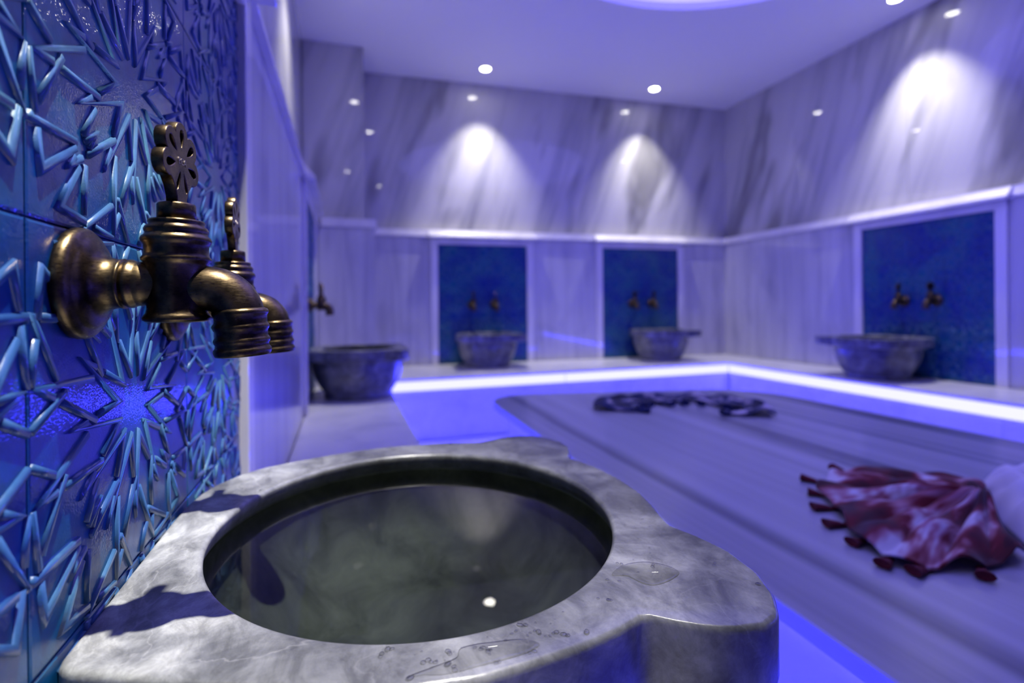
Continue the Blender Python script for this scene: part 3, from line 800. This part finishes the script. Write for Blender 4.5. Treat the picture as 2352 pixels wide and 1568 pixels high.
def place_tap(first, side, s, z, spin, lab):
    if first: r = tap0
    else:
        r = tap0.copy(); COL.objects.link(r)
        for ch in list(tap0.children):
            c_ = ch.copy(); c_.parent = r; COL.objects.link(c_)
            for g in list(ch.children):
                g2 = g.copy(); g2.parent = c_; COL.objects.link(g2)
    p, rz = put(side, s, 0.0005, z); r.location = (p.x, p.y, z); r.rotation_euler = (0, 0, rz)
    for ch in r.children:
        if ch.name.split('.')[0] == 'handle': ch.rotation_euler = (0, 0, spin)
    tag(r, lab, 'tap', 'antique brass taps over the basins')
place_tap(True, 'left', 0.391, 0.0165, math.radians(82), 'antique brass tap with pierced flower handle, nearest the camera')
TAPS = [('left', 0.571, 0.004, 92, 'second brass tap in the foreground, partly hidden by the nearest one'),
        ('left', 2.60, 0.012, 80, 'nearer brass tap above the dark basin at the far end of the left wall'),
        ('left', 2.80, 0.012, 95, 'farther brass tap above the dark basin at the far end of the left wall'),
        ('back', 0.965, 0.012, 10, 'left tap of the pair over the left basin at the back wall'),
        ('back', 1.145, 0.012, -15, 'right tap of the pair over the left basin at the back wall'),
        ('back', 2.36, 0.012, 15, 'left tap of the pair over the right basin at the back wall'),
        ('back', 2.54, 0.012, 0, 'right tap of the pair over the right basin at the back wall'),
        ('right', -2.225, 0.012, 10, 'left tap of the pair on the right wall'),
        ('right', -2.045, 0.012, -10, 'right tap of the pair on the right wall')]
for side, s, z, sp, lab in TAPS: place_tap(False, side, s, z, math.radians(sp), lab)

# ------------------------------------------------------------------ wet spots on the near rim
RT = RIM+0.00062   # the rim surface itself
def drop_mesh(spots):
    vs, fs = [], []
    for x, y, r, el, rot in spots:
        b0 = len(vs); nn = 10
        for lv in range(4):
            ph = lv/4*PI/2; rr = r*math.cos(ph); z = RT+r*0.5*math.sin(ph)
            for k in range(nn):
                a_ = 2*PI*k/nn; dx, dy = rr*el*math.cos(a_), rr*math.sin(a_)
                vs.append((x+dx*math.cos(rot)-dy*math.sin(rot), y+dx*math.sin(rot)+dy*math.cos(rot), z))
        vs.append((x, y, RT+r*0.5)); t = len(vs)-1
        for lv in range(3):
            for k in range(nn): k2 = (k+1) % nn; fs.append((b0+lv*nn+k, b0+lv*nn+k2, b0+(lv+1)*nn+k2, b0+(lv+1)*nn+k))
        for k in range(nn): fs.append((b0+3*nn+k, b0+3*nn+(k+1) % nn, t))
    return vs, fs
# positions on the rim, metres
SP = [(0.0195, 0.3102), (0.0256, 0.3133), (0.0445, 0.2957), (0.0482, 0.2925), (0.0543, 0.2886), (0.0575, 0.2856), (0.0573, 0.2972), (0.0775, 0.2955), (0.0812, 0.2922), (0.033, 0.283), (0.0831, 0.2798), (0.1088, 0.3079), (0.1011, 0.3041), (0.109, 0.2996), (0.1142, 0.2987), (0.1195, 0.2929), (0.1225, 0.2945), (0.1281, 0.2912), (0.1447, 0.2803), (0.1029, 0.2764), (0.1487, 0.7474), (0.195, 0.7381), (-0.086, 0.6291), (0.1143, 0.7146), (0.287, 0.2955), (0.2294, 0.3466), (0.204, 0.3576), (0.1731, 0.3147), (0.2735, 0.3298)]
spots = []
for x, y in SP:
    for q in range(2):
        spots.append((x+random.uniform(-.004, .004)*q, y+random.uniform(-.003, .003)*q, random.uniform(0.0009, 0.0019), random.uniform(1, 1.6), random.uniform(0, 3)))
for q in range(36):
    a_ = random.uniform(math.radians(-100), math.radians(-15)); rr = random.uniform(0.208, 0.226)
    spots.append((CX+rr*math.cos(a_), 0.513+rr*math.sin(a_), random.uniform(0.0005, 0.0012), random.uniform(1, 1.5), random.uniform(0, 3)))
def on_rim(sp):
    x, y = sp[0]-CX, sp[1]-0.513; k = int(round(math.atan2(y, x)/(2*PI)*NA)) % NA; r = math.hypot(x, y); lo_, hi_ = RIN[k]+0.0075, ROUT[k]-0.008
    f = max(lo_, min(hi_, r))/r; return (CX+x*f, 0.513+y*f)+tuple(sp[2:])
vs, fs = drop_mesh([on_rim(q) for q in spots])
dr = mesh_obj('water_drops', vs, fs, M['film'], smooth=True); tag(dr, 'small water drops scattered on the rim of the foreground basin', 'water drops', kind='stuff')
def puddle(pts, lab, hgt=0.0008):
    n = len(pts); c_ = Vector((sum(p[0] for p in pts)/n, sum(p[1] for p in pts)/n)); vs = []; fs = []
    lev = [(1.0, 0.00004), (0.985, hgt*0.5), (0.955, hgt*0.9), (0.90, hgt), (0.0, hgt*0.96)]
    sm = []
    for i in range(n):
        for k in range(6):
            t = k/6; p0, p1, p2, p3 = [Vector(pts[(i+d) % n]) for d in (-1, 0, 1, 2)]
            sm.append(0.5*((2*p1)+(-p0+p2)*t+(2*p0-5*p1+4*p2-p3)*t*t+(-p0+3*p1-3*p2+p3)*t**3))
    N = len(sm)
    for f_, z in lev[:-1]:
        for p in sm: q = c_+(p-c_)*f_; vs.append((q.x, q.y, RT+z))
    vs.append((c_.x, c_.y, RT+lev[-1][1])); t = len(vs)-1
    for l in range(3):
        for k in range(N): k2 = (k+1) % N; fs.append((l*N+k, l*N+k2, (l+1)*N+k2, (l+1)*N+k))
    for k in range(N): fs.append((3*N+k, 3*N+(k+1) % N, t))
    o = mesh_obj('puddle', vs, fs, M['film'], smooth=True); tag(o, lab, 'puddle')
    for p in o.data.polygons:
        if p.normal.z < 0: p.flip()
    o.data.update()
puddle([(0.191, 0.3435), (0.2009, 0.3381), (0.2072, 0.3244), (0.2155, 0.3203), (0.2307, 0.3232), (0.2418, 0.3305), (0.2382, 0.3421), (0.2252, 0.3523), (0.2061, 0.3533)], 'small puddle on the rim ear of the foreground basin')
puddle([(0.0302, 0.2854), (0.0400, 0.2845), (0.0486, 0.2815), (0.0600, 0.2805), (0.0685, 0.2811), (0.0841, 0.2814), (0.1020, 0.2830), (0.1109, 0.2881), (0.1023, 0.2953), (0.0850, 0.2985), (0.0735, 0.3000), (0.0640, 0.2990), (0.0600, 0.2920), (0.0469, 0.2890)], 'long thin puddle on the near rim of the foreground basin')

# ------------------------------------------------------------------ towels
def cloth(name, grid, nu, nv, material, thick=0.004):
    vs = [grid(i/(nu-1), j/(nv-1)) for i in range(nu) for j in range(nv)]
    fs = [(i*nv+j, (i+1)*nv+j, (i+1)*nv+j+1, i*nv+j+1) for i in range(nu-1) for j in range(nv-1)]
    me = bpy.data.meshes.new(name); me.from_pydata(vs, [], fs); me.materials.append(material)
    uv = me.uv_layers.new(name='uv'); uvs = [(i/(nu-1), j/(nv-1)) for i in range(nu) for j in range(nv)]
    for l in me.loops: uv.data[l.index].uv = uvs[l.vertex_index]
    me.polygons.foreach_set('use_smooth', [True]*len(me.polygons))
    o = link(bpy.data.objects.new(name, me))
    s = o.modifiers.new('solid', 'SOLIDIFY'); s.thickness = thick; s.offset = -1
    return o
def N3(x, y, z=0): return mnoise.noise(Vector((x, y, z)))
def interp(pts, t):
    n = len(pts)-1; i = min(int(t*n), n-1); f = t*n-i
    p0, p1, p2, p3 = [Vector(pts[max(0, min(n, i+d))]) for d in (-1, 0, 1, 2)]
    return 0.5*((2*p1)+(-p0+p2)*f+(2*p0-5*p1+4*p2-p3)*f*f+(-p0+3*p1-3*p2+p3)*f**3)
TZ = SEAT
RO = [(1.440, 0.800), (1.420, 0.880), (1.300, 0.985), (1.180, 0.985), (1.075, 0.930), (1.020, 0.850), (0.950, 0.760), (0.905, 0.680), (0.895, 0.610), (0.960, 0.572), (1.050, 0.556), (1.12, 0.565)]
RG = Vector((1.24, 0.695))
def red_grid(u, v):
    o_ = interp(RO, u); rag = 0.05*N3(u*14, 0, 3)
    p = RG.lerp(o_, 0.10+0.90*v*(1+rag*v))
    pl_ = abs(math.sin(u*PI*9+1.3*N3(u*4, v*2)))
    h = 0.006+0.030*(1-v)**1.2 + pl_*(0.030*(1-0.55*v)) + 0.016*N3(p.x*14, p.y*14, 1)
    return (p.x+0.012*N3(p.x*11, p.y*11, 5), p.y+0.012*N3(p.x*11, p.y*11, 8), TZ+max(0.006, h))
rc = cloth('towel', red_grid, 150, 46, M['red_cloth']); tag(rc, 'crumpled dark red and white towel spread like a fan on the platform', 'towel')
def tassels(parent, pts, material, ln=0.045, r=0.008):
    for (x, y, dx, dy) in pts:
        d = Vector((dx, dy)).normalized(); vs = []; fs = []; seg = 8
        prof = [(0.0, 0.30), (0.12, 0.70), (0.22, 0.42), (0.45, 0.8), (0.75, 1.05), (1.0, 1.25)]; wob = random.uniform(-0.35, 0.35); d = Vector((d.x-d.y*wob, d.y+d.x*wob)).normalized(); L_ = ln*random.uniform(0.75, 1.25)
        nrm = Vector((-d.y, d.x))
        for t, rr in prof:
            for k in range(seg):
                a_ = 2*PI*k/seg; off = nrm*math.cos(a_)*r*rr*1.3
                vs.append((x+d.x*L_*t+off.x, y+d.y*L_*t+off.y, TZ+0.001+r*rr*0.75+math.sin(a_)*r*rr*0.75))
        for i in range(len(prof)-1):
            for k in range(seg): k2 = (k+1) % seg; fs.append((i*seg+k, i*seg+k2, (i+1)*seg+k2, (i+1)*seg+k))
        fs += [tuple(range(seg)), tuple(5*seg+k for k in range(seg-1, -1, -1))]
        mesh_obj('tassel', vs, fs, material, parent, smooth=True)
ts = []
for u in (0.22, 0.32, 0.40, 0.47, 0.54, 0.61, 0.69, 0.77, 0.86):
    p = interp(RO, u); d = (p-RG).normalized(); ts.append((p.x-d.x*0.01, p.y-d.y*0.01, d.x, d.y))
tassels(rc, ts, M['red_yarn'], 0.050, 0.009)
def white_grid(u, v):
    a_ = 2*PI*u; rag = 1+0.13*math.sin(3*a_+0.6)+0.12*N3(math.cos(a_)*2, math.sin(a_)*2)
    la, sa = 0.26*rag*v*math.cos(a_), 0.085*rag*v*math.sin(a_)
    p = Vector((1.345+la*0.76-sa*0.65, 0.635+la*0.65+sa*0.76))
    h = 0.075*(1-v**3)*(0.75+0.35*N3(p.x*13, p.y*13, 2)) + 0.020*abs(math.sin(5*a_+2*N3(p.x*6, p.y*6)))*v*(1-v)*4
    return (p.x, p.y, TZ+0.006+max(0, h))
wc = cloth('towel', white_grid, 120, 30, M['white_cloth']); tag(wc, 'bunched white towel at the right edge beside the red one', 'towel')
# navy towel laid in an arc
BA = [(1.040, 1.93), (1.100, 2.03), (1.200, 2.10), (1.320, 2.09), (1.440, 2.07), (1.560, 2.03), (1.660, 1.93), (1.690, 1.80), (1.660, 1.70), (1.570, 1.60)]
BCc = Vector((1.36, 1.72))
def blue_grid(u, v):
    p = interp(BA, u); d = (BCc-p).normalized(); wd = 0.15+0.05*math.sin(u*21)+0.05*N3(u*9, 2)
    q = p+d*(wd*(v-0.25))
    crease = abs(math.sin(u*PI*8+2*N3(u*5, v)))
    h = 0.006+0.024*math.exp(-((v-0.22)/0.22)**2)*(0.6+0.5*N3(u*12, v*2, 4)) + 0.010*crease*(1-0.4*v)
    return (q.x+0.014*N3(q.x*12, q.y*12, 3), q.y+0.014*N3(q.x*12, q.y*12, 6), TZ+max(0.006, h))
bc = cloth('towel', blue_grid, 160, 30, M['blue_cloth']); tag(bc, 'crumpled navy and white towel laid in an arc at the far end of the platform', 'towel')
ts = []
for u in (0.03, 0.12, 0.24, 0.36, 0.48, 0.60, 0.72, 0.84, 0.95):
    p = interp(BA, u); d = (BCc-p).normalized(); q = p+d*0.115; ts.append((q.x, q.y, d.x, d.y-0.4))
tassels(bc, ts, M['navy_yarn'], 0.065, 0.014)
